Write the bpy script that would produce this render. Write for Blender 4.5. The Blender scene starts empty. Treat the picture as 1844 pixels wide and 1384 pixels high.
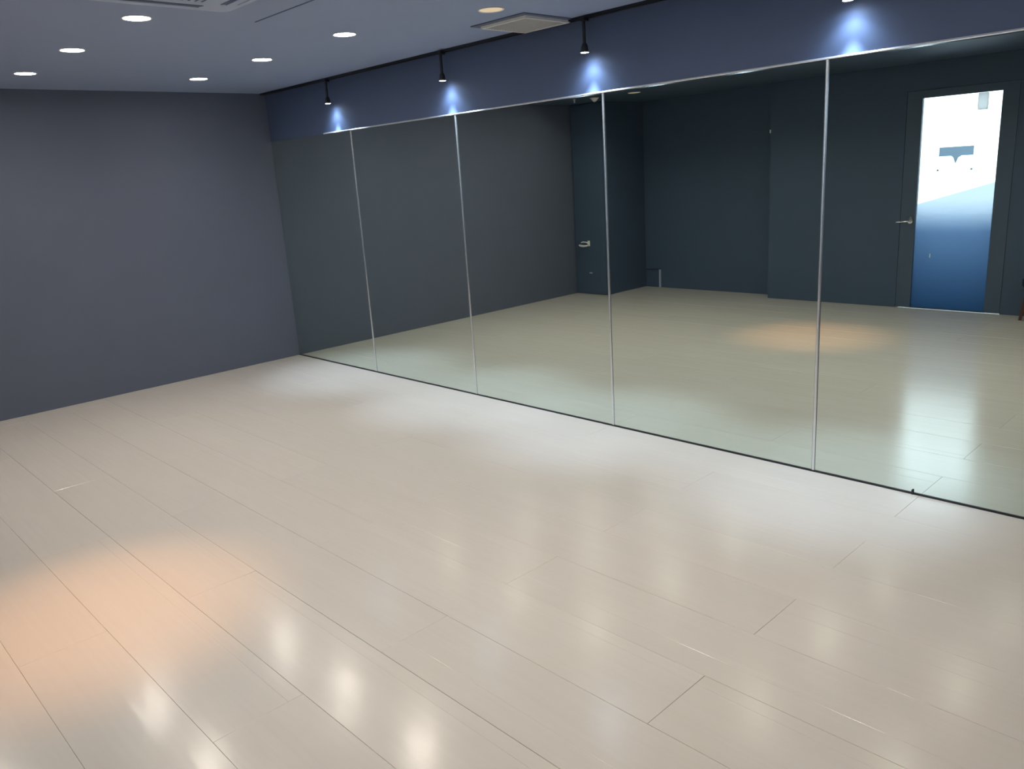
import bpy, bmesh, math, random
from mathutils import Matrix, Vector
random.seed(7)
PI = math.pi
sc = bpy.context.scene
C = sc.collection

# ------------------------------------------------------------------ camera
# world: X runs along the mirror wall away from the far grey wall (X=0), mirror plane Y=0, room at Y<0, Z up
F_PX, CX, CY, CZ = 1436.176, 7.09383, -3.81449, 1.61725
YAW, PITCH, ROLL = 0.75507, -0.25971, -0.06533
cam = bpy.data.cameras.new('camera')
cam_o = bpy.data.objects.new('camera', cam); C.objects.link(cam_o)
cam.sensor_fit = 'HORIZONTAL'; cam.sensor_width = 36.0
cam.lens = 36.0 * F_PX / 1844.0
cam.clip_start = 0.02; cam.clip_end = 100
_F = Vector((-math.cos(YAW)*math.cos(PITCH), math.sin(YAW)*math.cos(PITCH), math.sin(PITCH)))
_R = Vector((math.sin(YAW), math.cos(YAW), 0.0)); _U = _R.cross(_F)
R2 = math.cos(ROLL)*_R + math.sin(ROLL)*_U
U2 = -math.sin(ROLL)*_R + math.cos(ROLL)*_U
m = Matrix((R2, U2, -_F)).transposed().to_4x4(); m.translation = (CX, CY, CZ)
cam_o.matrix_world = m
sc.camera = cam_o

# ------------------------------------------------------------------ world, sun, exposure
SKY, SUN = 9.0, 18.0
world = bpy.data.worlds.new('world'); sc.world = world; world.use_nodes = True
bg = world.node_tree.nodes['Background']
bg.inputs[0].default_value = (0.62, 0.80, 1.0, 1); bg.inputs[1].default_value = SKY
sun = bpy.data.lights.new('sun', 'SUN'); sun.energy = SUN; sun.angle = 0.02; sun.color = (1, .96, .9)
sun_o = bpy.data.objects.new('sun', sun); C.objects.link(sun_o)
sun_o.location = (4, 1, 6)
sun_o.rotation_euler = Vector((-0.25, -0.5, -0.9)).to_track_quat('-Z', 'Y').to_euler()

sc.view_settings.view_transform = 'Standard'
sc.view_settings.look = 'None'
sc.view_settings.gamma = 1
sc.view_settings.use_curve_mapping = False
sc.view_settings.exposure = 0.0

# lamp strengths (each lamp's light sits in its own fixture below)
DOWN_W, SPOT_W, SPILL_W, WARM_W = 13.5, 125.0, 2.2, 135.0
DOWN_COL = (1.0, 0.90, 0.77)
SPOT_COL = (0.62, 0.80, 1.0)
WARM_COL = (1.0, 0.50, 0.20)

H = 2.45          # ceiling
HM = 2.0266       # top of mirrors
XE = 8.6          # wall behind the photographer
YB, YP, XP = -5.02, -4.79, 2.44   # back wall, pier face, pier edge

# ------------------------------------------------------------------ materials
def mat(name, col, rough=0.6, metal=0.0, noise=0.0, nscale=8.0, bump=0.0, bscale=200.0, coat=0.0, spec=0.5, emit=None, estr=0.0):
    mt = bpy.data.materials.new(name); mt.use_nodes = True
    nt = mt.node_tree; b = nt.nodes['Principled BSDF']
    b.inputs['Base Color'].default_value = (*col, 1); b.inputs['Roughness'].default_value = rough
    b.inputs['Metallic'].default_value = metal; b.inputs['Coat Weight'].default_value = coat
    b.inputs['Specular IOR Level'].default_value = spec
    tc = nt.nodes.new('ShaderNodeTexCoord')
    if noise:
        n = nt.nodes.new('ShaderNodeTexNoise'); n.inputs['Scale'].default_value = nscale; n.inputs['Detail'].default_value = 4
        nt.links.new(tc.outputs['Object'], n.inputs['Vector'])
        r = nt.nodes.new('ShaderNodeMapRange'); r.inputs[3].default_value = 1-noise; r.inputs[4].default_value = 1+noise
        nt.links.new(n.outputs['Fac'], r.inputs[0])
        mx = nt.nodes.new('ShaderNodeVectorMath'); mx.operation = 'SCALE'; mx.inputs[0].default_value = col
        nt.links.new(r.outputs[0], mx.inputs['Scale']); nt.links.new(mx.outputs[0], b.inputs['Base Color'])
    if bump:
        n2 = nt.nodes.new('ShaderNodeTexNoise'); n2.inputs['Scale'].default_value = bscale; n2.inputs['Detail'].default_value = 2
        nt.links.new(tc.outputs['Object'], n2.inputs['Vector'])
        bp = nt.nodes.new('ShaderNodeBump'); bp.inputs['Strength'].default_value = bump; bp.inputs['Distance'].default_value = 0.001
        nt.links.new(n2.outputs['Fac'], bp.inputs['Height']); nt.links.new(bp.outputs[0], b.inputs['Normal'])
    if emit:
        b.inputs['Emission Color'].default_value = (*emit, 1); b.inputs['Emission Strength'].default_value = estr
    return mt

M = {}
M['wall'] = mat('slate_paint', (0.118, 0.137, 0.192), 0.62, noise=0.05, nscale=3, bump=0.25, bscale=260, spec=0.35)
M['ceiling'] = mat('ceiling_paint', (0.31, 0.37, 0.53), 0.8, noise=0.03, nscale=3, bump=0.2, bscale=220, spec=0.2)
M['door'] = mat('slate_door_paint', (0.068, 0.102, 0.160), 0.45, noise=0.04, nscale=4)
M['white_metal'] = mat('white_enamel', (0.86, 0.84, 0.80), 0.4)
M['vent_grey'] = mat('vent_mesh_plastic', (0.42, 0.41, 0.40), 0.55, bump=0.3, bscale=500)
M['plastic'] = mat('off_white_plastic', (0.44, 0.50, 0.64), 0.45)
M['black'] = mat('black_metal', (0.010, 0.012, 0.018), 0.45)
M['fascia'] = mat('navy_fascia_paint', (0.088, 0.122, 0.215), 0.62, noise=0.05, nscale=3, bump=0.25, bscale=260, spec=0.35)
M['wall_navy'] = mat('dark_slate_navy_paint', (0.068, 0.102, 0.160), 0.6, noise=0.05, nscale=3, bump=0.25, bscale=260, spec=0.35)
M['vent_shadow'] = mat('vent_shadow_tone', (0.11, 0.13, 0.19), 0.7)
M['air_slot'] = mat('shaded_air_slot', (0.10, 0.13, 0.22), 0.7)
M['seam'] = mat('ceiling_joint', (0.15, 0.18, 0.26), 0.8)
M['dark_slot'] = mat('dark_slot', (0.05, 0.055, 0.09), 0.7)
M['alu'] = mat('satin_aluminium', (0.86, 0.87, 0.90), 0.30, metal=0.55, bump=0.1, bscale=600)
M['alu_strip'] = mat('polished_aluminium', (0.80, 0.82, 0.86), 0.26, metal=0.92)
M['chrome'] = mat('chrome', (0.85, 0.85, 0.87), 0.18, metal=1.0)
M['joint'] = mat('floor_underlay', (0.42, 0.37, 0.32), 0.9)
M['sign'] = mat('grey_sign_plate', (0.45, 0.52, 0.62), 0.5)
M['closer'] = mat('pale_closer_cover', (0.80, 0.79, 0.78), 0.5)
M['ext_wall'] = mat('white_render', (0.86, 0.87, 0.88), 0.9, noise=0.03, bump=0.3, bscale=60)
M['ext_grey'] = mat('pale_block', (0.27, 0.30, 0.36), 0.9)
M['ext_ground'] = mat('exterior_concrete', (0.30, 0.34, 0.40), 0.9, noise=0.1)
M['stool_wood'] = mat('dark_brown_wood', (0.10, 0.045, 0.03), 0.45, noise=0.25, nscale=20)
M['stool_pad'] = mat('black_vinyl', (0.008, 0.009, 0.015), 0.5)
M['lens'] = mat('led_lens', (0.9, 0.9, 0.9), 0.5, emit=(1.0, 0.93, 0.82), estr=98.0)
M['lens_cool'] = mat('led_lens_cool', (0.9, 0.9, 0.9), 0.5, emit=(0.86, 0.93, 1.0), estr=20.0)
M['lens_warm'] = mat('warm_lens', (0.9, 0.8, 0.7), 0.5, emit=(1.0, 0.62, 0.3), estr=6.0)
M['lens_dim'] = mat('unlit_cream_lens', (0.86, 0.74, 0.56), 0.5, emit=(1.0, 0.72, 0.42), estr=0.42)

def translucent(key, col, f):
    nt = M[key].node_tree; b = nt.nodes['Principled BSDF']; o = nt.nodes['Material Output']
    t = nt.nodes.new('ShaderNodeBsdfTranslucent'); t.inputs[0].default_value = (*col, 1)
    x = nt.nodes.new('ShaderNodeMixShader'); x.inputs[0].default_value = f
    nt.links.new(b.outputs[0], x.inputs[1]); nt.links.new(t.outputs[0], x.inputs[2]); nt.links.new(x.outputs[0], o.inputs[0])
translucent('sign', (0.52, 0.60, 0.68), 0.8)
translucent('closer', (0.92, 0.90, 0.90), 0.9)

# mirror: slightly green, low-iron-free glass
mt = bpy.data.materials.new('mirror_glass'); mt.use_nodes = True; nt = mt.node_tree; nt.nodes.clear()
out = nt.nodes.new('ShaderNodeOutputMaterial'); g = nt.nodes.new('ShaderNodeBsdfAnisotropic')
g.inputs['Color'].default_value = (0.715, 0.795, 0.735, 1); g.inputs['Roughness'].default_value = 0.0
nt.links.new(g.outputs[0], out.inputs[0]); M['mirror'] = mt

# floor planks: whitish lacquered oak, tone varies from plank to plank
mt = bpy.data.materials.new('whitewashed_plank'); mt.use_nodes = True; nt = mt.node_tree; b = nt.nodes['Principled BSDF']
N = nt.nodes.new; L = nt.links.new
tc = N('ShaderNodeTexCoord'); oi = N('ShaderNodeObjectInfo')
off = N('ShaderNodeVectorMath'); off.operation = 'MULTIPLY_ADD'
cmb = N('ShaderNodeCombineXYZ'); L(oi.outputs['Random'], cmb.inputs[0]); L(oi.outputs['Random'], cmb.inputs[1])
L(cmb.outputs[0], off.inputs[0]); off.inputs[1].default_value = (37, 19, 0); L(tc.outputs['Object'], off.inputs[2])
mp = N('ShaderNodeMapping'); mp.inputs['Scale'].default_value = (0.9, 26, 1); L(off.outputs[0], mp.inputs['Vector'])
gr = N('ShaderNodeTexNoise'); gr.inputs['Scale'].default_value = 2.2; gr.inputs['Detail'].default_value = 5; L(mp.outputs[0], gr.inputs['Vector'])
mp2 = N('ShaderNodeMapping'); mp2.inputs['Scale'].default_value = (0.8, 5, 1); L(off.outputs[0], mp2.inputs['Vector'])
cl = N('ShaderNodeTexNoise'); cl.inputs['Scale'].default_value = 1.3; cl.inputs['Detail'].default_value = 2; L(mp2.outputs[0], cl.inputs['Vector'])
a1 = N('ShaderNodeMath'); a1.operation = 'MULTIPLY_ADD'; L(gr.outputs['Fac'], a1.inputs[0]); a1.inputs[1].default_value = 0.07; a1.inputs[2].default_value = 0.905
a2 = N('ShaderNodeMath'); a2.operation = 'MULTIPLY_ADD'; L(cl.outputs['Fac'], a2.inputs[0]); a2.inputs[1].default_value = 0.06; L(a1.outputs[0], a2.inputs[2])
a3 = N('ShaderNodeMath'); a3.operation = 'MULTIPLY_ADD'; L(oi.outputs['Random'], a3.inputs[0]); a3.inputs[1].default_value = 0.025; L(a2.outputs[0], a3.inputs[2])
vs = N('ShaderNodeVectorMath'); vs.operation = 'SCALE'; vs.inputs[0].default_value = (0.655, 0.604, 0.546); L(a3.outputs[0], vs.inputs['Scale'])
L(vs.outputs[0], b.inputs['Base Color'])
rr = N('ShaderNodeMath'); rr.operation = 'MULTIPLY_ADD'; L(gr.outputs['Fac'], rr.inputs[0]); rr.inputs[1].default_value = 0.07; rr.inputs[2].default_value = 0.150
L(rr.outputs[0], b.inputs['Roughness']); b.inputs['Specular IOR Level'].default_value = 0.5
mp3 = N('ShaderNodeMapping'); mp3.inputs['Scale'].default_value = (1.6, 9, 1); L(off.outputs[0], mp3.inputs['Vector'])
wv = N('ShaderNodeTexNoise'); wv.inputs['Scale'].default_value = 1.5; wv.inputs['Detail'].default_value = 2; L(mp3.outputs[0], wv.inputs['Vector'])
bp = N('ShaderNodeBump'); bp.inputs['Strength'].default_value = 0.35; bp.inputs['Distance'].default_value = 0.0025
L(wv.outputs['Fac'], bp.inputs['Height'])
bp2 = N('ShaderNodeBump'); bp2.inputs['Strength'].default_value = 0.12; bp2.inputs['Distance'].default_value = 0.0006
L(gr.outputs['Fac'], bp2.inputs['Height']); L(bp.outputs[0], bp2.inputs['Normal']); L(bp2.outputs[0], b.inputs['Normal'])
M['plank'] = mt

# door glass: clear pane whose lower part carries a blue frosted film that fades out upwards
mt = bpy.data.materials.new('door_glass_with_blue_film'); mt.use_nodes = True; nt = mt.node_tree; nt.nodes.clear()
N = nt.nodes.new; L = nt.links.new
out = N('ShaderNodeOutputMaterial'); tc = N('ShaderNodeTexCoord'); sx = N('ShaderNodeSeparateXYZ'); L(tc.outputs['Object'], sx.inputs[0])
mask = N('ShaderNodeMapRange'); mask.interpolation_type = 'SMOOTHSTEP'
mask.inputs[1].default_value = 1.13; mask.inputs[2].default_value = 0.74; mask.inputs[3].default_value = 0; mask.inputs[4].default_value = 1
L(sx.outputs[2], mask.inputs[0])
film_shade = N('ShaderNodeMapRange'); film_shade.data_type = 'FLOAT_VECTOR'
L(sx.outputs[2], film_shade.inputs[6])
film_shade.inputs[7].default_value = (0, 0, 0); film_shade.inputs[8].default_value = (1.0, 1.0, 1.0)
film_shade.inputs[9].default_value = (0.10, 0.19, 0.30); film_shade.inputs[10].default_value = (0.42, 0.52, 0.66)  # film colour darkens downwards: shade near the ground painted in
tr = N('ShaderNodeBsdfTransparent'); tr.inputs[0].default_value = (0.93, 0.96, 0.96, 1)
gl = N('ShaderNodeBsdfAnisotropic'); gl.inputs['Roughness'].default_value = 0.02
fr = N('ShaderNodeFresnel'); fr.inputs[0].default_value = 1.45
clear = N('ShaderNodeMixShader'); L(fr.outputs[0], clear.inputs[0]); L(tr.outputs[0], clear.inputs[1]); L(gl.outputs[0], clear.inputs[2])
tl = N('ShaderNodeBsdfTranslucent'); L(film_shade.outputs[1], tl.inputs[0])
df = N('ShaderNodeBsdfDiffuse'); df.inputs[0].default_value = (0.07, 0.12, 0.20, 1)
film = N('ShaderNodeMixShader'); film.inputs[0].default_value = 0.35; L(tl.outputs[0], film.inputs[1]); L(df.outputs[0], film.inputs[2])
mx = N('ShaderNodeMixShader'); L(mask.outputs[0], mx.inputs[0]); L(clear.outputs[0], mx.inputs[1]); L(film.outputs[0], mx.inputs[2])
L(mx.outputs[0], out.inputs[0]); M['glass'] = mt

# ------------------------------------------------------------------ helpers
def box(bm, x0, x1, y0, y1, z0, z1, bev=0.0):
    t = bmesh.new(); bmesh.ops.create_cube(t, size=1)
    for v in t.verts:
        v.co = Vector(((x0+x1)/2+v.co.x*abs(x1-x0), (y0+y1)/2+v.co.y*abs(y1-y0), (z0+z1)/2+v.co.z*abs(z1-z0)))
    if bev: bmesh.ops.bevel(t, geom=t.edges[:], offset=bev, segments=2, affect='EDGES', profile=0.5)
    me = bpy.data.meshes.new('t'); t.to_mesh(me); t.free(); bm.from_mesh(me); bpy.data.meshes.remove(me)
def lathe(bm, prof, n=32, mtx=None, cap0=False, cap1=False):
    rings = []
    for r, z in prof:
        ring = []
        for i in range(n):
            a = 2*PI*i/n; p = Vector((r*math.cos(a), r*math.sin(a), z))
            if mtx: p = mtx @ p
            ring.append(bm.verts.new(p))
        rings.append(ring)
    for a, b_ in zip(rings, rings[1:]):
        for i in range(n):
            bm.faces.new((a[i], a[(i+1) % n], b_[(i+1) % n], b_[i]))
    if cap0: bm.faces.new(rings[0])
    if cap1: bm.faces.new(rings[-1])
def tube(bm, pts, r, n=10):
    pts = [Vector(p) for p in pts]; rings = []
    for i, p in enumerate(pts):
        d = (pts[min(i+1, len(pts)-1)] - pts[max(i-1, 0)]).normalized()
        q = d.to_track_quat('Z', 'Y'); rad = r[i] if isinstance(r, (list, tuple)) else r
        rings.append([bm.verts.new(p + q @ Vector((rad*math.cos(2*PI*k/n), rad*math.sin(2*PI*k/n), 0))) for k in range(n)])
    for a, b_ in zip(rings, rings[1:]):
        for k in range(n): bm.faces.new((a[k], a[(k+1) % n], b_[(k+1) % n], b_[k]))
    bm.faces.new(rings[0]); bm.faces.new(rings[-1])
def prism(bm, poly, axis, a, b_):
    def P(u, v, w): return {'x': (w, u, v), 'y': (u, w, v), 'z': (u, v, w)}[axis]
    lo = [bm.verts.new(P(u, v, a)) for u, v in poly]; hi = [bm.verts.new(P(u, v, b_)) for u, v in poly]
    n = len(poly)
    bm.faces.new(lo); bm.faces.new(hi)
    for i in range(n): bm.faces.new((lo[i], lo[(i+1) % n], hi[(i+1) % n], hi[i]))
def obj(name, bm, m_, parent=None, smooth=False):
    bmesh.ops.recalc_face_normals(bm, faces=bm.faces[:])
    me = bpy.data.meshes.new(name); bm.to_mesh(me); bm.free()
    me.materials.append(M[m_])
    if smooth:
        for p in me.polygons: p.use_smooth = True
        try: me.set_sharp_from_angle(angle=math.radians(35))
        except Exception: pass
    o = bpy.data.objects.new(name, me); C.objects.link(o)
    if parent: o.parent = parent
    return o
def tag(o, label, cat, group=None):
    o['label'] = label; o['category'] = cat
    if group: o['group'] = group
    return o
def thing(name, label, cat, loc=(0, 0, 0), group=None):
    o = bpy.data.objects.new(name, None); C.objects.link(o); o.location = loc; o.empty_display_size = 0.05
    return tag(o, label, cat, group)
def struct(name, bm, m_, parent=None, label=None, cat=None):
    o = obj(name, bm, m_, parent)
    if not parent:
        o['kind'] = 'structure'
        if label: o['label'] = label
        if cat: o['category'] = cat
    return o
def copy_tree(o, parent=None):
    c = o.copy(); C.objects.link(c)
    if parent: c.parent = parent
    for ch in list(o.children): copy_tree(ch, c)
    return c
B = bmesh.new

# ------------------------------------------------------------------ room shell
bm = B(); box(bm, -0.15, XE+0.15, YB-0.1, 0.15, -0.16, -0.0125)
floor = struct('floor', bm, 'joint', label='whitish laminate plank floor of the dance studio', cat='floor')
bm = B(); box(bm, -0.15, XE+0.15, YB-0.2, 0.15, H, H+0.15)
struct('ceiling', bm, 'ceiling', label='flat blue grey painted ceiling', cat='ceiling')
bm = B(); box(bm, -0.15, 0, YB-0.1, 0.15, -0.16, H)
struct('wall_left', bm, 'wall', label='plain dark slate grey wall at the far left', cat='wall')
bm = B(); box(bm, 0, XE, 0, 0.15, -0.16, H)
struct('wall_right', bm, 'wall', label='dark slate wall carrying the row of tall mirrors', cat='wall')
bm = B(); box(bm, XE, XE+0.15, YB-0.1, 0.15, -0.16, H)
struct('wall_rear', bm, 'wall', label='dark slate wall behind the photographer', cat='wall')
# back wall (seen only in the mirrors): recessed stretch, then a shallow pier that holds the door
DX0, DX1, DZ1 = 3.885, 4.86, 2.13
bm = B()
box(bm, 0, XP, YB-0.1, YB, -0.16, H)
box(bm, XP, DX0, YB-0.1, YP, -0.0125, H)
box(bm, DX1, XE, YB-0.1, YP, -0.0125, H)
box(bm, DX0, DX1, YB-0.1, YP, DZ1, H)
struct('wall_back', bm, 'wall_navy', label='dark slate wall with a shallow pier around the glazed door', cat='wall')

ZS = 2.385        # underside of the dropped soffit along the back wall
bm = B(); box(bm, 0.0, XE, YB, -3.45, ZS, H)
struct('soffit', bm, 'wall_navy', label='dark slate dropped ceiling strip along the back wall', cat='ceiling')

# floor planks, laid along X in half bond
PW, PL, GAP = 0.310, 1.88, 0.0007
def plank_mesh(w, l, groove):
    """profile across the plank with eased edges and one shallow V groove, extruded along X"""
    e = 0.0008; t = 0.012; h = w - GAP
    pr = [(0, -t), (h, -t), (h, -e), (h-e, 0)]
    if groove and 0.03 < groove < h-0.03:
        pr += [(groove+0.0010, 0), (groove, -0.0006), (groove-0.0010, 0)]
    pr += [(e, 0), (0, -e)]
    bm = B(); ll = l - GAP
    rows = [(0.0, 1), (e, 0), (ll-e, 0), (ll, 1)]
    rings = []
    for x, low in rows:
        rings.append([bm.verts.new((x, y, min(z, -e) if low else z)) for y, z in pr])
    n = len(pr)
    for a, b_ in zip(rings, rings[1:]):
        for i in range(n): bm.faces.new((a[i], a[(i+1) % n], b_[(i+1) % n], b_[i]))
    bm.faces.new(rings[0]); bm.faces.new(rings[-1])
    bmesh.ops.recalc_face_normals(bm, faces=bm.faces[:])
    me = bpy.data.meshes.new('plank'); bm.to_mesh(me); bm.free(); me.materials.append(M['plank']); return me
cache = {}
GR = [0.0, 0.100, 0.0, 0.255, 0.0, 0.205]
def plank(x0, x1, y0, y1, gi):
    key = (round(x1-x0, 4), round(y1-y0, 4), gi)
    if key not in cache: cache[key] = plank_mesh(y1-y0, x1-x0, GR[gi])
    o = bpy.data.objects.new('plank', cache[key]); C.objects.link(o); o.parent = floor
    o.location = (x0, y0, random.uniform(-0.0003, 0.0)); o.rotation_euler[0] = math.radians(random.uniform(-0.11, 0.11))
row = 0; y1 = -0.004
while y1 > YB + 0.01:
    y0 = max(-PW*(row+1), YB+0.001)
    start = (5.84 if row % 2 == 0 else 4.905) - 4*PL
    x = start
    while x < XE:
        a, b_ = max(x, 0.001), min(x+PL, XE-0.001)
        gi = random.randrange(len(GR))
        if b_ - a > 0.02:
            if y0 >= YP:
                plank(a, b_, y0, y1, gi)
            else:
                if a < XP: plank(a, min(b_, XP-0.001), y0, y1, gi)
                if b_ > XP and y1 - YP > 0.02: plank(max(a, XP-0.001), b_, YP+0.001, y1, gi)
        x += PL
    y1 = -PW*(row+1); row += 1

# trims: top rail, bottom strip, ceiling seam
bm = B(); prism(bm, [(0.0, HM-0.001), (-0.012, HM-0.001), (-0.014, HM+0.002), (-0.010, HM+0.008), (0.0, HM+0.011)], 'x', 0.93, 6.66)
struct('trim_1', bm, 'alu', label='thin bright aluminium rail along the top of the mirrors', cat='trim')
bm = B(); box(bm, 0.001, XE-0.001, -0.005, 0.0, HM+0.0005, H-0.001)
struct('trim_4', bm, 'fascia', label='navy painted fascia board between the mirrors and the ceiling', cat='trim')
bm = B(); box(bm, 0.0, 6.66, -0.010, 0.0, 0.0, 0.010)
struct('trim_2', bm, 'black', label='thin black strip between the mirrors and the floor', cat='trim')
bm = B(); box(bm, 3.0, XE, -1.616, -1.611, H-0.0035, H+0.001)
struct('trim_3', bm, 'seam', label='thin dark joint line in the ceiling beside the air conditioner', cat='trim')

# ------------------------------------------------------------------ mirrors
mx = [0.002, 1.3343, 2.6521, 3.9744, 5.3088, 6.64]
mlab = ['narrow looking tall mirror panel touching the far grey wall',
        'tall mirror panel second from the far grey wall, reflecting only grey wall and floor',
        'tall mirror panel in the middle of the row, reflecting the white cupboard handle',
        'wide tall mirror panel reflecting the dark back wall and pier edge',
        'nearest tall mirror panel, reflecting the glazed door and its bright stripe']
for i in range(5):
    bm = B(); box(bm, mx[i]+(0.0095 if i else 0), mx[i+1]-0.0095, -0.006, 0.0, 0.010, HM-0.001)
    p = tag(obj('tall_mirror', bm, 'mirror'), mlab[i], 'mirror', 'tall mirror panels along the wall')
    w = 0.0095; xs = mx[i+1]
    w = 0.0075
    bm = B(); prism(bm, [(xs-w, -0.0005)] + [(xs-w*math.cos(PI*k/8), -0.008-0.005*math.sin(PI*k/8)) for k in range(9)] + [(xs+w, -0.0005)], 'z', 0.0105, HM-0.0015)
    s = obj('joint_strip', bm, 'alu_strip', p, smooth=True); s['label'] = 'slim aluminium joint strip'
bm = B(); box(bm, 5.803, 5.811, -0.014, -0.0102, 0.0, 0.024, 0.001)
tag(obj('mirror_clip', bm, 'black'), 'tiny black clip at the foot of the nearest mirror', 'clip')

# ------------------------------------------------------------------ spotlights on the ceiling rail
SY = -0.075
bm = B(); prism(bm, [(-0.055, H), (-0.055, H-0.014), (-0.047, H-0.014), (-0.047, H-0.006), (-0.030, H-0.006), (-0.030, H-0.014), (-0.006, H-0.014), (-0.006, H)], 'x', 0.0, XE-0.01)
tag(obj('track_rail', bm, 'black'), 'long black lighting rail along the ceiling above the mirrors', 'light rail')
def spot_proto():
    t = thing('track_spotlight', '', 'spotlight', (0, SY, H), 'small spotlights above the mirrors')
    bm = B(); box(bm, -0.016, 0.016, -0.014, 0.028, -0.034, -0.0145, 0.003); obj('rail_adapter', bm, 'black', t)
    bm = B(); lathe(bm, [(0.0095, -0.030), (0.0095, -0.160)], 16, None, True, True); obj('stem', bm, 'black', t, True)
    bm = B(); lathe(bm, [(0.009, -0.150), (0.014, -0.154), (0.019, -0.168), (0.023, -0.200), (0.0222, -0.201), (0.0222, -0.199)], 24, None, True); obj('lamp_head', bm, 'black', t, True)
    bm = B(); lathe(bm, [(0.0221, -0.1995), (0.0225, -0.2015), (0.012, -0.2035), (0.002, -0.204)], 24, None, True, True)
    l = obj('lens', bm, 'lens_cool', t, True); l['label'] = 'glowing cool white lens'
    return t
sp0 = spot_proto()
slab = ['small black spotlight over the first mirror joint, farthest along the rail',
        'small black spotlight over the second mirror joint',
        'black spotlight over the mirror joint in the middle of the photo, beside the vent',
        'small spotlight at the very top edge, over the nearest mirror joint']
for i, x in enumerate((1.158, 2.626, 3.906, 5.422)):
    t = sp0 if i == 0 else copy_tree(sp0)
    t.location = (x, SY, H); t['label'] = slab[i]
    for nm, en, deg, bl, zz in (('spotlight_beam', SPOT_W, 52, 1.0, 0.2200), ('spotlight_field', 6.0, 122, 1.0, 0.2200), ('spotlight_spill', SPILL_W, 172, 1.0, 0.2150)):
        ld = bpy.data.lights.new(nm, 'SPOT'); ld.energy = en; ld.color = SPOT_COL
        ld.spot_size = math.radians(deg); ld.spot_blend = bl; ld.shadow_soft_size = 0.015
        lo = bpy.data.objects.new(nm, ld); C.objects.link(lo); lo.location = (x, SY, H-zz)

# ------------------------------------------------------------------ downlights
def down_proto(lens, name):
    t = thing(name, '', 'downlight', (0, 0, H), None)
    bm = B(); lathe(bm, [(0.062, 0.0), (0.070, -0.0005), (0.0705, -0.003), (0.069, -0.0045), (0.063, -0.0045), (0.060, -0.002), (0.060, 0.0)], 40)
    obj('trim_ring', bm, 'white_metal', t, True)
    bm = B(); lathe(bm, [(0.0605, -0.0025), (0.035, -0.0055), (0.002, -0.007)], 40, None, False, True)
    obj('lens', bm, lens, t, True)
    return t
ordn = ['first', 'second', 'third', 'fourth', 'fifth', 'unseen added sixth']
rows = [(-0.99, 'row nearest the mirrors'), (-2.165, 'second row from the mirrors'), (-3.34, 'third row from the mirrors')]
d0 = None
for y, rn in rows:
    for k, x in enumerate((0.85, 1.86, 2.87, 4.47, 5.50, 6.52)):  # last column is unseen, added to brighten the floor at the right
        if d0 is None: t = d0 = down_proto('lens', 'ceiling_downlight')
        else: t = copy_tree(d0)
        t.location = (x, y, H)
        t['label'] = 'glowing round downlight, %s from the far grey wall in the %s' % (ordn[k], rn)
        t['group'] = 'glowing round ceiling downlights'
        ld = bpy.data.lights.new('downlight_lamp', 'SPOT'); ld.energy = DOWN_W; ld.color = DOWN_COL
        ld.spot_size = math.radians(140); ld.spot_blend = 1.0; ld.shadow_soft_size = 0.05
        if y < -3: ld.energy = DOWN_W*0.5
        lo = bpy.data.objects.new('downlight_lamp', ld); C.objects.link(lo); lo.location = (x, y, H-0.058)
u0 = down_proto('lens_dim', 'ceiling_downlight')
u0.location = (3.78, -0.67, H); tag(u0, 'cream coloured dim downlight beside the square ceiling vent', 'downlight', 'dim warm downlights')
u1 = copy_tree(u0); u1.location = (1.329, -3.777, ZS); u1['label'] = 'dim warm downlight near the back wall, reflected just under the top mirror rail'
w0 = down_proto('lens_warm', 'ceiling_downlight')
w0.location = (3.80, -3.08, H); tag(w0, 'warm orange downlight above the orange pool of light on the floor', 'downlight')
ld = bpy.data.lights.new('warm_lamp', 'SPOT'); ld.energy = WARM_W; ld.color = WARM_COL
ld.spot_size = math.radians(40); ld.spot_blend = 1.0; ld.shadow_soft_size = 0.05
lo = bpy.data.objects.new('warm_lamp', ld); C.objects.link(lo); lo.location = (3.80, -3.08, H-0.06)

# ------------------------------------------------------------------ square ceiling vent
v = thing('ceiling_vent', 'square white ceiling vent beside the lighting rail', 'vent', (3.59, -0.225, H))
bm = B(); box(bm, -0.225, 0.215, -0.225, 0.165, -0.006, -0.0002); obj('shadow_plate', bm, 'vent_shadow', v)['label'] = 'dark plate for the shadow around the vent'  # dark plate stands in for the shadow along the vent's edge
bm = B()
for a in (0, 1, 2, 3):
    q = Matrix.Rotation(a*PI/2, 4, 'Z'); n0 = len(bm.verts)
    prism(bm, [(-0.183, -0.183), (0.183, -0.183), (0.169, -0.169), (-0.169, -0.169)], 'z', -0.020, -0.006)
    bm.verts.ensure_lookup_table()
    for vv in bm.verts[n0:]: vv.co = q @ vv.co
obj('frame', bm, 'white_metal', v)
bm = B(); box(bm, -0.168, 0.168, -0.168, 0.168, -0.016, -0.0065); obj('mesh_panel', bm, 'vent_grey', v)
for i in range(15):
    y = -0.154 + i*0.022
    bm = B(); prism(bm, [(y-0.006, -0.0162), (y+0.006, -0.0162), (y+0.003, -0.0185), (y-0.004, -0.0185)], 'x', -0.166, 0.166)
    obj('slat', bm, 'vent_grey', v)

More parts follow.
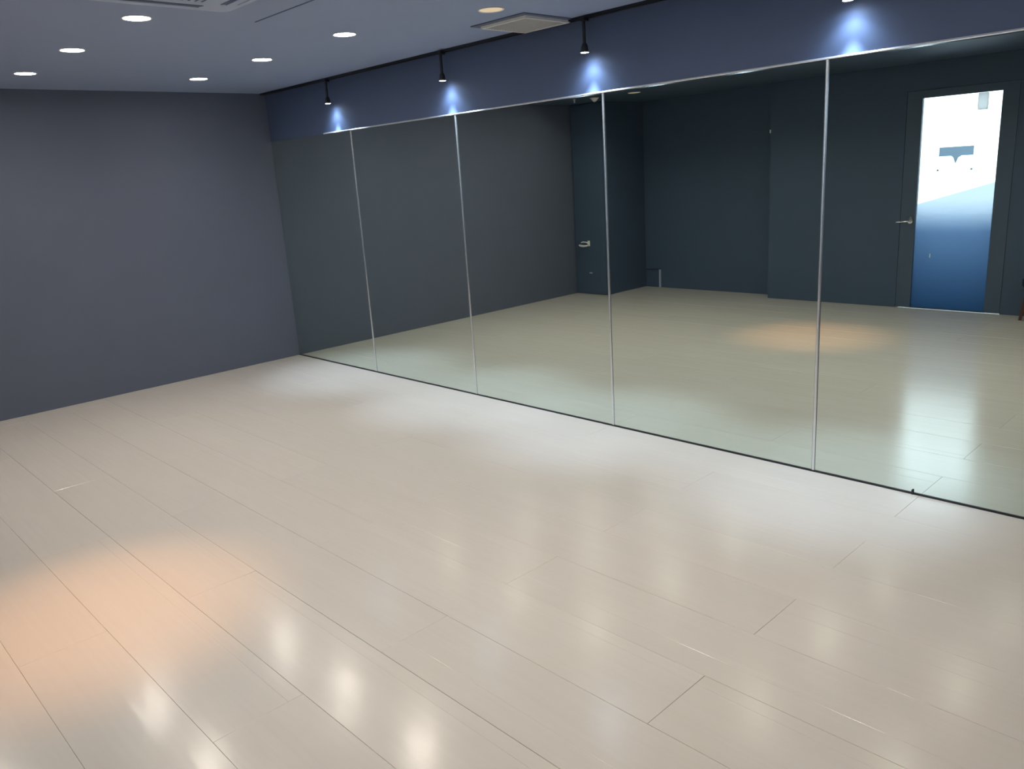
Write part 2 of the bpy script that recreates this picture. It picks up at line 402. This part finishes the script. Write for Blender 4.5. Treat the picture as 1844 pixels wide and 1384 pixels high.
# ------------------------------------------------------------------ ceiling cassette air conditioner
ac = thing('ceiling_air_conditioner', 'white ceiling cassette air conditioner cut by the top edge of the photo', 'air conditioner', (3.745, -2.365, H))
def rrect(h, r, n=8):
    pts = []
    for cx, cy, a0 in ((h-r, h-r, 0), (-h+r, h-r, 90), (-h+r, -h+r, 180), (h-r, -h+r, 270)):
        for k in range(n+1):
            a = math.radians(a0 + 90*k/n); pts.append((cx+r*math.cos(a), cy+r*math.sin(a)))
    return pts
bm = B(); rings = []
for h, r, z in ((0.475, 0.06, -0.0005), (0.475, 0.06, -0.018), (0.462, 0.05, -0.028), (0.440, 0.04, -0.030)):
    rings.append([bm.verts.new((x, y, z)) for x, y in rrect(h, r)])
for a, b_ in zip(rings, rings[1:]):
    for i in range(len(a)): bm.faces.new((a[i], a[(i+1) % len(a)], b_[(i+1) % len(a)], b_[i]))
bm.faces.new(rings[-1]); bm.faces.new(rings[0])
obj('body', bm, 'plastic', ac)
for a in range(4):
    q = Matrix.Rotation(a*PI/2, 4, 'Z')
    bm = B(); prism(bm, [(-0.30, 0.355), (0.30, 0.355), (0.27, 0.425), (-0.27, 0.425)][::1], 'z', -0.0325, -0.0295)
    for vv in bm.verts: vv.co = q @ vv.co
    o = obj('air_slot', bm, 'air_slot', ac); o['label'] = 'dark air outlet'
    bm = B(); prism(bm, [(-0.285, 0.372), (0.285, 0.372), (0.272, 0.408), (-0.272, 0.408)], 'z', -0.037, -0.033)
    for vv in bm.verts: vv.co = q @ vv.co
    obj('louvre', bm, 'plastic', o)
bm = B(); box(bm, -0.29, 0.29, -0.29, 0.29, -0.036, -0.0305, 0.002); g_ = obj('intake_grille', bm, 'plastic', ac)
for i in range(18):
    y = -0.25 + i*0.0294
    bm = B(); box(bm, -0.26, 0.26, y-0.004, y+0.004, -0.0375, -0.0362); obj('slat', bm, 'air_slot', g_)

# ------------------------------------------------------------------ corner cupboard (seen in the mirrors)
CX1, CYF = 0.519, -4.18
cu = thing('corner_cupboard', 'tall slate painted built-in cupboard filling the far corner, seen in the middle mirror', 'cupboard', (0, CYF, 0))
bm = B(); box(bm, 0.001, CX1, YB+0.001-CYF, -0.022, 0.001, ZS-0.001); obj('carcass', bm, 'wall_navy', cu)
bm = B(); box(bm, 0.012, CX1-0.004, -0.020, 0.0, 0.008, ZS-0.012, 0.0015); cd = obj('door', bm, 'door', cu)
bm = B()
tube(bm, [(0.245, 0.004, 0.66), (0.243, 0.030, 0.672), (0.225, 0.050, 0.682), (0.19, 0.056, 0.684), (0.155, 0.050, 0.676)], 0.0075)
tube(bm, [(0.245, 0.004, 0.645), (0.235, 0.034, 0.634), (0.20, 0.052, 0.630), (0.15, 0.056, 0.634), (0.118, 0.050, 0.640)], [0.009, 0.012, 0.013, 0.013, 0.010])
tube(bm, [(0.244, 0.022, 0.632), (0.256, 0.030, 0.655), (0.244, 0.036, 0.682)], 0.0095)
box(bm, 0.225, 0.262, 0.0002, 0.008, 0.625, 0.695, 0.002)
h_ = obj('handle', bm, 'white_metal', cd, True); h_['label'] = 'white hooked lever handle'
bm = B(); box(bm, 0.235, 0.285, 0.0002, 0.006, 0.270, 0.288, 0.002); obj('latch', bm, 'plastic', cd)['label'] = 'faint small latch'

# L shaped trunking on the back wall
tk = thing('cable_trunking', 'faint L shaped cable trunking low on the back wall beside the cupboard', 'trunking', (CX1, YB, 0))
bm = B(); prism(bm, [(0.001, 0.238), (0.246, 0.238), (0.246, 0.252), (0.001, 0.252)], 'y', 0.0005, 0.016); obj('horizontal_run', bm, 'door', tk)
bm = B(); prism(bm, [(0.228, 0.001), (0.246, 0.001), (0.246, 0.2375), (0.228, 0.2375)], 'y', 0.0005, 0.022); obj('vertical_run', bm, 'plastic', tk)

# small white hook on the pier edge
bm = B(); box(bm, XP-0.022, XP-0.0005, YP-0.030, YP-0.012, 1.855, 1.890, 0.003)
tag(obj('wall_hook', bm, 'white_metal'), 'tiny white hook on the edge of the pier, high up', 'hook')

# dome detector and small sensor hanging near the cupboard top
sd = thing('smoke_detector', 'small pale cone shaped detector under the dropped ceiling strip, in the mirror', 'detector', (0.79, -3.735, ZS))
bm = B(); lathe(bm, [(0.052, -0.0005), (0.052, -0.006), (0.046, -0.008)], 28, None, True, True); obj('base', bm, 'white_metal', sd, True)
bm = B(); lathe(bm, [(0.044, -0.0085), (0.040, -0.016), (0.024, -0.034), (0.012, -0.044), (0.003, -0.046)], 28, None, True, True); obj('cone', bm, 'white_metal', sd, True)
sn = thing('sprinkler_head', 'tiny pale sprinkler head under the dropped ceiling strip, left of the detector in the mirror', 'sprinkler', (0.60, -3.60, ZS))
bm = B(); lathe(bm, [(0.016, -0.0005), (0.016, -0.004), (0.007, -0.006), (0.007, -0.030), (0.003, -0.032)], 16, None, True, True); obj('body', bm, 'white_metal', sn, True)
bm = B(); lathe(bm, [(0.004, -0.033), (0.013, -0.036), (0.013, -0.038)], 16, None, True, True); obj('deflector', bm, 'white_metal', sn, True)

# ------------------------------------------------------------------ glazed door
d = bpy.data.objects.new('door_1', None); C.objects.link(d); d.location = (0, YP, 0)
d['kind'] = 'structure'; d['label'] = 'slate painted door with a tall glass pane, white above and blue below'
GX0, GX1, GZ0, GZ1 = 4.032, 4.720, 0.012, 2.055
bm = B()
for (x0, x1, z0, z1) in ((DX0+0.004, GX0, 0.006, DZ1-0.004), (GX1, DX1-0.004, 0.006, DZ1-0.004)):
    box(bm, x0, x1, -0.040, -0.002, z0, z1)
box(bm, GX0, GX1, -0.040, -0.002, GZ1, DZ1-0.004)
box(bm, GX0, GX1, -0.040, -0.002, 0.004, GZ0)
obj('door_leaf', bm, 'door', d)
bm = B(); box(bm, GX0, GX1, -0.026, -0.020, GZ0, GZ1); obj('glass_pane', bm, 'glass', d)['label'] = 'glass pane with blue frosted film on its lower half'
bm = B()
for x0, x1 in ((DX0+0.0003, DX0+0.0036), (DX1-0.0036, DX1-0.0003)): box(bm, x0, x1, -0.06, -0.006, 0.0, DZ1)
box(bm, DX0, DX1, -0.06, -0.012, DZ1-0.0036, DZ1-0.0003)
obj('gap_seal', bm, 'black', d)
hd = bpy.data.objects.new('lever_handle', None); C.objects.link(hd); hd.parent = d
bm = B(); lathe(bm, [(0.026, -0.002), (0.026, 0.006), (0.022, 0.009), (0.011, 0.010), (0.011, 0.045), (0.004, 0.050)], 24, Matrix.Translation((3.985, 0, 0.885)) @ Matrix.Rotation(-PI/2, 4, 'X'), True, True)
prism(bm, [(3.958, 0.875), (4.004, 0.875), (4.004, 0.925), (3.990, 0.932)], 'y', 0.0, 0.012)
obj('rose', bm, 'chrome', hd, True)
bm = B(); tube(bm, [(3.985, 0.046, 0.885), (3.955, 0.050, 0.883), (3.90, 0.048, 0.878), (3.862, 0.044, 0.876)], [0.009, 0.0085, 0.0075, 0.006])
obj('lever', bm, 'chrome', hd, True)
# closer / latch at top of the glass
bm = B(); box(bm, 4.520, 4.606, -0.019, 0.012, 1.900, 2.052, 0.008); o = obj('door_closer', bm, 'closer', d); o['label'] = 'pale grey closer box at the top of the glass'
bm = B(); box(bm, 4.183, 4.193, -0.0198, -0.0190, 0.520, 0.560); obj('sticker', bm, 'white_metal', d)
# sign plate on the glass; its pointed tab is a shadow built as shape
sg = thing('door_sign', 'grey plate hanging on the door glass, its shadow shaped as a pointed tab', 'sign', (4.36, YP-0.0195, 1.54))
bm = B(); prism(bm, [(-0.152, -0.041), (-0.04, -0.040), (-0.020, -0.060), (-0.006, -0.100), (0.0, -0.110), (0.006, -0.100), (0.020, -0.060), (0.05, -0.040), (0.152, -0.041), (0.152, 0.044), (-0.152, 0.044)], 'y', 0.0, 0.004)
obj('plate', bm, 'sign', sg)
for dx in (-0.155, 0.145):
    bm = B(); lathe(bm, [(0.010, 0.0), (0.010, 0.006), (0.006, 0.008)], 14, Matrix.Translation((dx, 0, -0.170)) @ Matrix.Rotation(-PI/2, 4, 'X'), True, True)
    obj('fixing_dot', bm, 'sign', sg)

# ------------------------------------------------------------------ stool by the door (its corner shows at the photo's right edge)
st = thing('padded_stool', 'dark wooden stool with black padded seat, reflected beside the door at right edge', 'stool', (5.290, -4.575, 0))
bm = B(); lathe(bm, [(0.150, 0.305), (0.195, 0.310), (0.208, 0.330), (0.209, 0.385), (0.190, 0.408), (0.150, 0.418), (0.02, 0.420)], 40, None, True, True); obj('seat', bm, 'stool_pad', st, True)
bm = B(); lathe(bm, [(0.170, 0.275), (0.175, 0.278), (0.175, 0.304), (0.150, 0.3045)], 40, None, True, True); obj('seat_frame', bm, 'stool_wood', st, True)
for k in range(4):
    c_, s_ = math.cos(k*PI/2), math.sin(k*PI/2)
    top = Vector((c_*0.160, s_*0.160, 0.290)); bot = Vector((c_*0.203, s_*0.203, 0.001)) if k != 3 else Vector((c_*0.200, s_*0.200, 0.001))
    bm = B()
    lo_ = [bm.verts.new(bot + Vector((a*0.011, b2*0.011, 0))) for a, b2 in ((-1, -1), (1, -1), (1, 1), (-1, 1))]
    hi_ = [bm.verts.new(top + Vector((a*0.016, b2*0.016, 0))) for a, b2 in ((-1, -1), (1, -1), (1, 1), (-1, 1))]
    bm.faces.new(lo_); bm.faces.new(hi_)
    for i in range(4): bm.faces.new((lo_[i], lo_[(i+1) % 4], hi_[(i+1) % 4], hi_[i]))
    obj('leg', bm, 'stool_wood', st)
for k in range(2):
    c_, s_ = math.cos(k*PI/2), math.sin(k*PI/2)
    bm = B(); tube(bm, [(-c_*0.185, -s_*0.185, 0.11+k*0.03), (c_*0.185, s_*0.185, 0.11+k*0.03)], 0.009); obj('stretcher', bm, 'stool_wood', st, True)

# ------------------------------------------------------------------ outside the door
bm = B(); box(bm, 1.0, 8.0, -7.0, YB-0.1, -0.16, -0.02); struct('exterior_ground', bm, 'ext_ground', label='grey ground outside the glazed door', cat='ground')
bm = B(); box(bm, 1.0, 8.0, -7.15, -7.0, -0.16, 3.4); struct('exterior_wall', bm, 'ext_wall', label='sunlit white wall outside the glazed door', cat='wall')
bm = B(); prism(bm, [(2.9, -0.02), (5.2, -0.02), (5.2, 1.45), (2.9, 0.80)], 'y', -6.995, -6.85)  # grey block with a sloping top edge, against the white wall
tag(obj('sloping_block', bm, 'ext_grey'), 'pale sloping stair side outside the door, seen through the glass', 'block')
